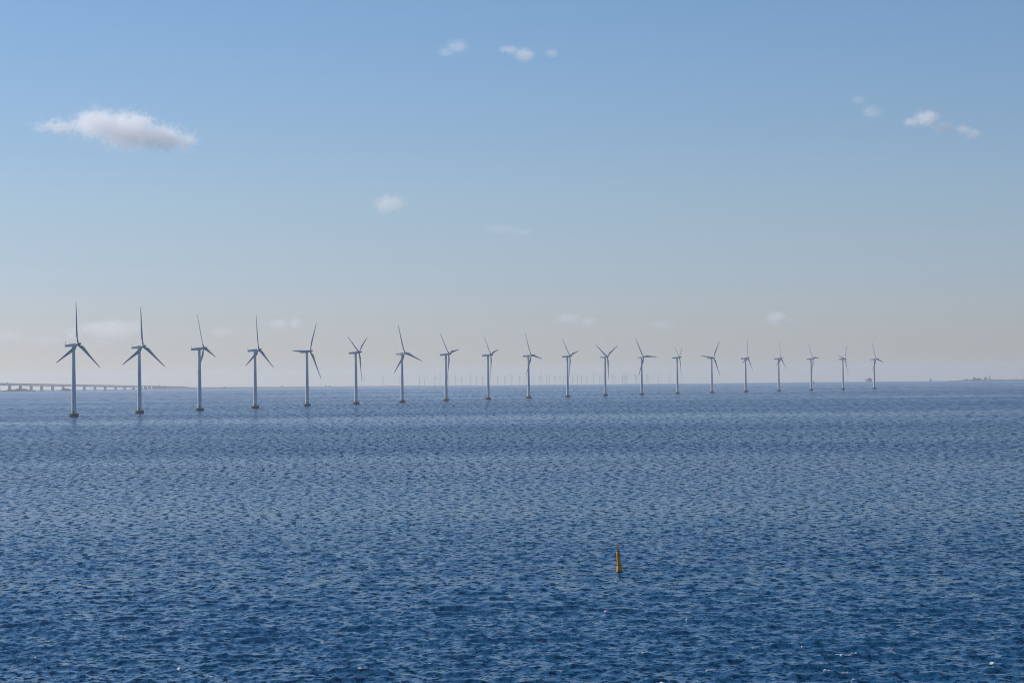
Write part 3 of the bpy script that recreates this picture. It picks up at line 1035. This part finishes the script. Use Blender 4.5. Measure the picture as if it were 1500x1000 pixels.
# ------------------------------------------------------------------ clouds
def cloud(name, label, d, blobs, dens, seed, nscale=1.0, namp=1.0, soft=.35, depth=2.6):
    """blobs: (pixel x, pixel y, half width px, half height px) at distance d; lit volume in a closed hull"""
    k = d / FPX
    cx = sum(b[0] for b in blobs) / len(blobs); cyy = sum(b[1] for b in blobs) / len(blobs)
    c = at(cx, cyy, d)
    az = math.atan2(c.x, c.y)
    root_m = Matrix.Translation(c) @ Matrix.Rotation(-az, 4, 'Z')
    bm = bmesh.new()
    loc = []
    for bx, by, rx, ry in blobs:
        # centre offsets, rotated back by the camera roll
        ox, oz = (bx - cx) * k, -(by - cyy) * k
        o = Vector((ox * math.cos(ROLL) + oz * math.sin(ROLL), random.Random(int(bx)).uniform(-.3, .3) * ry * k, oz * math.cos(ROLL) - ox * math.sin(ROLL)))
        r = Vector((rx * k, ry * depth * k, ry * k))
        loc.append((o, r))
        g = 1.45
        bmesh.ops.create_icosphere(bm, subdivisions=2, radius=1, matrix=Matrix.Translation(o) @ Matrix.Diagonal((r.x * g, r.y * g, r.z * g, 1)))
    hull = bmesh.ops.convex_hull(bm, input=bm.verts)
    keep = set(g_ for g_ in hull['geom'] if isinstance(g_, bmesh.types.BMFace))
    bmesh.ops.delete(bm, geom=[f for f in bm.faces if f not in keep], context='FACES')
    bmesh.ops.delete(bm, geom=[v for v in bm.verts if not v.link_faces], context='VERTS')
    m = bpy.data.materials.new('cloud_vapour')
    m.use_nodes = True
    nt = m.node_tree
    N, L = nt.nodes, nt.links
    N.clear()
    tc = N.new('ShaderNodeTexCoord')
    field = None
    # warp the coordinates so edges are wispy, not round
    sz = sum(b[3] for b in blobs) / len(blobs) * k
    wn_ = N.new('ShaderNodeTexNoise'); wn_.inputs['Scale'].default_value = nscale * .9 / sz; wn_.inputs['Detail'].default_value = 4
    of = N.new('ShaderNodeVectorMath'); of.operation = 'ADD'; of.inputs[1].default_value = (seed * 1731.0, seed * 913.0, seed * 377.0)
    L.new(tc.outputs['Object'], of.inputs[0]); L.new(of.outputs[0], wn_.inputs['Vector'])
    sb = N.new('ShaderNodeVectorMath'); sb.operation = 'SUBTRACT'; sb.inputs[1].default_value = (.5, .5, .5); L.new(wn_.outputs['Color'], sb.inputs[0])
    sc_ = N.new('ShaderNodeVectorMath'); sc_.operation = 'SCALE'; sc_.inputs['Scale'].default_value = sz * 1.5 * namp; L.new(sb.outputs[0], sc_.inputs[0])
    wp = N.new('ShaderNodeVectorMath'); wp.operation = 'ADD'; L.new(tc.outputs['Object'], wp.inputs[0]); L.new(sc_.outputs[0], wp.inputs[1])
    for o, r in loc:
        mp = N.new('ShaderNodeMapping'); mp.vector_type = 'TEXTURE'
        mp.inputs['Location'].default_value = o; mp.inputs['Scale'].default_value = r
        L.new(wp.outputs[0], mp.inputs[0])
        ln = N.new('ShaderNodeVectorMath'); ln.operation = 'LENGTH'; L.new(mp.outputs[0], ln.inputs[0])
        s1 = N.new('ShaderNodeMath'); s1.operation = 'SUBTRACT'; s1.inputs[0].default_value = 1.0; L.new(ln.outputs['Value'], s1.inputs[1])
        if field is None: field = s1.outputs[0]
        else:
            mxn = N.new('ShaderNodeMath'); mxn.operation = 'SMOOTH_MAX'; mxn.inputs[2].default_value = .3
            L.new(field, mxn.inputs[0]); L.new(s1.outputs[0], mxn.inputs[1]); field = mxn.outputs[0]
    n2 = N.new('ShaderNodeTexNoise'); n2.inputs['Scale'].default_value = nscale * 2.4 / sz; n2.inputs['Detail'].default_value = 6; n2.inputs['Roughness'].default_value = .62
    L.new(of.outputs[0], n2.inputs['Vector'])
    nm_ = N.new('ShaderNodeMath'); nm_.operation = 'MULTIPLY_ADD'; nm_.inputs[1].default_value = 1.7 * namp; nm_.inputs[2].default_value = -.85 * namp
    L.new(n2.outputs['Fac'], nm_.inputs[0])
    ad = N.new('ShaderNodeMath'); ad.operation = 'ADD'; L.new(field, ad.inputs[0]); L.new(nm_.outputs[0], ad.inputs[1])
    mr = N.new('ShaderNodeMapRange'); mr.interpolation_type = 'SMOOTHSTEP'
    mr.inputs['From Min'].default_value = .08; mr.inputs['From Max'].default_value = .08 + soft; mr.inputs['To Max'].default_value = dens / (sz * depth)
    L.new(ad.outputs[0], mr.inputs['Value'])
    pv = N.new('ShaderNodeVolumePrincipled')
    pv.inputs['Color'].default_value = (.999, .999, .999, 1)
    pv.inputs['Anisotropy'].default_value = .3
    L.new(mr.outputs[0], pv.inputs['Density'])
    out = N.new('ShaderNodeOutputMaterial'); L.new(pv.outputs[0], out.inputs['Volume'])
    o = obj(name, bm, m)
    o.matrix_world = root_m
    return tag(o, label, 'cloud')


cloud('cumulus_cloud', 'largest white cloud, long and ragged, high on the left', 9500,
      [(142, 182, 42, 23), (188, 191, 50, 29), (234, 201, 40, 20), (90, 187, 42, 11), (272, 205, 20, 14)], 1.55, 1, nscale=1.25, soft=.45, namp=1.45, depth=3.0)
cloud('wispy_cloud', 'slanting white wisp at the top centre, right of the faint one', 10500, [(746, 73, 17, 6), (768, 81, 17, 10)], .6, 2, nscale=1.2, namp=1.6)
cloud('wispy_cloud', 'faint torn wisp at the top centre, leftmost of three', 10500, [(654, 76, 14, 7), (670, 68, 18, 10)], .3, 3, nscale=1.2, namp=1.8)
cloud('wispy_cloud', 'faintest tiny wisp at the top centre, rightmost of three', 10500, [(809, 78, 12, 7)], .24, 4, nscale=1.2, namp=1.6)
cloud('wispy_cloud', 'small fuzzy white cloud alone in the middle of the sky', 11500, [(570, 299, 24, 14), (584, 296, 12, 7)], .5, 5, nscale=1.2, namp=1.7)
cloud('small_cloud', 'rounded pinkish cloud high on the right with a trailing tail', 10500, [(1357, 173, 21, 13), (1336, 178, 14, 8), (1380, 187, 18, 8)], .85, 6, soft=.5, nscale=1.1, namp=1.3)
cloud('small_cloud', 'narrow slanting cloud at the right, below the rounded one', 10500, [(1410, 190, 14, 7), (1424, 197, 14, 8)], .55, 7, nscale=1.2, namp=1.5)
cloud('small_cloud', 'small soft cloud left of the rounded pinkish one', 10800, [(1277, 164, 17, 9)], .34, 8, namp=1.3)
cloud('small_cloud', 'barely visible puff above the small soft cloud at the right', 10800, [(1257, 146, 11, 7)], .2, 9, namp=1.3)
cloud('cloud_bank', 'broad pale cloud bank low between the first two turbines', 26000, [(142, 482, 32, 14), (167, 488, 40, 22), (190, 482, 24, 12), (112, 488, 22, 9)], .55, 10, namp=1.25)
cloud('cloud_bank', 'faint low cloud bank at the left edge of the sky', 28000, [(10, 494, 34, 10), (60, 498, 44, 8)], .28, 11, namp=1.3)
cloud('low_cloud', 'left puff of a pair above the space between the fourth and fifth turbines', 26000, [(409, 475, 17, 9)], .42, 12, namp=1.2)
cloud('low_cloud', 'right puff of a pair above the space between the fourth and fifth turbines', 26000, [(433, 474, 11, 9)], .42, 13, namp=1.2)
cloud('low_cloud', 'very faint low puff right of the third turbine rotor', 27000, [(324, 487, 18, 9)], .25, 14, namp=1.3)
cloud('low_cloud', 'soft low cloud above the eleventh turbine', 26000, [(833, 467, 22, 8), (860, 472, 16, 8)], .42, 15, namp=1.3)
cloud('low_cloud', 'very faint low cloud above the gap right of the thirteenth turbine', 27000, [(970, 476, 20, 8)], .22, 16, namp=1.3)
cloud('low_cloud', 'small pinkish cloud above the seventeenth turbine', 26000, [(1137, 466, 17, 11), (1154, 472, 14, 6)], .6, 17, namp=1.2)
cloud('wispy_cloud', 'almost invisible streak of cloud in the middle of the sky', 12500, [(735, 336, 30, 8), (762, 340, 20, 7)], .16, 18, namp=1.3)
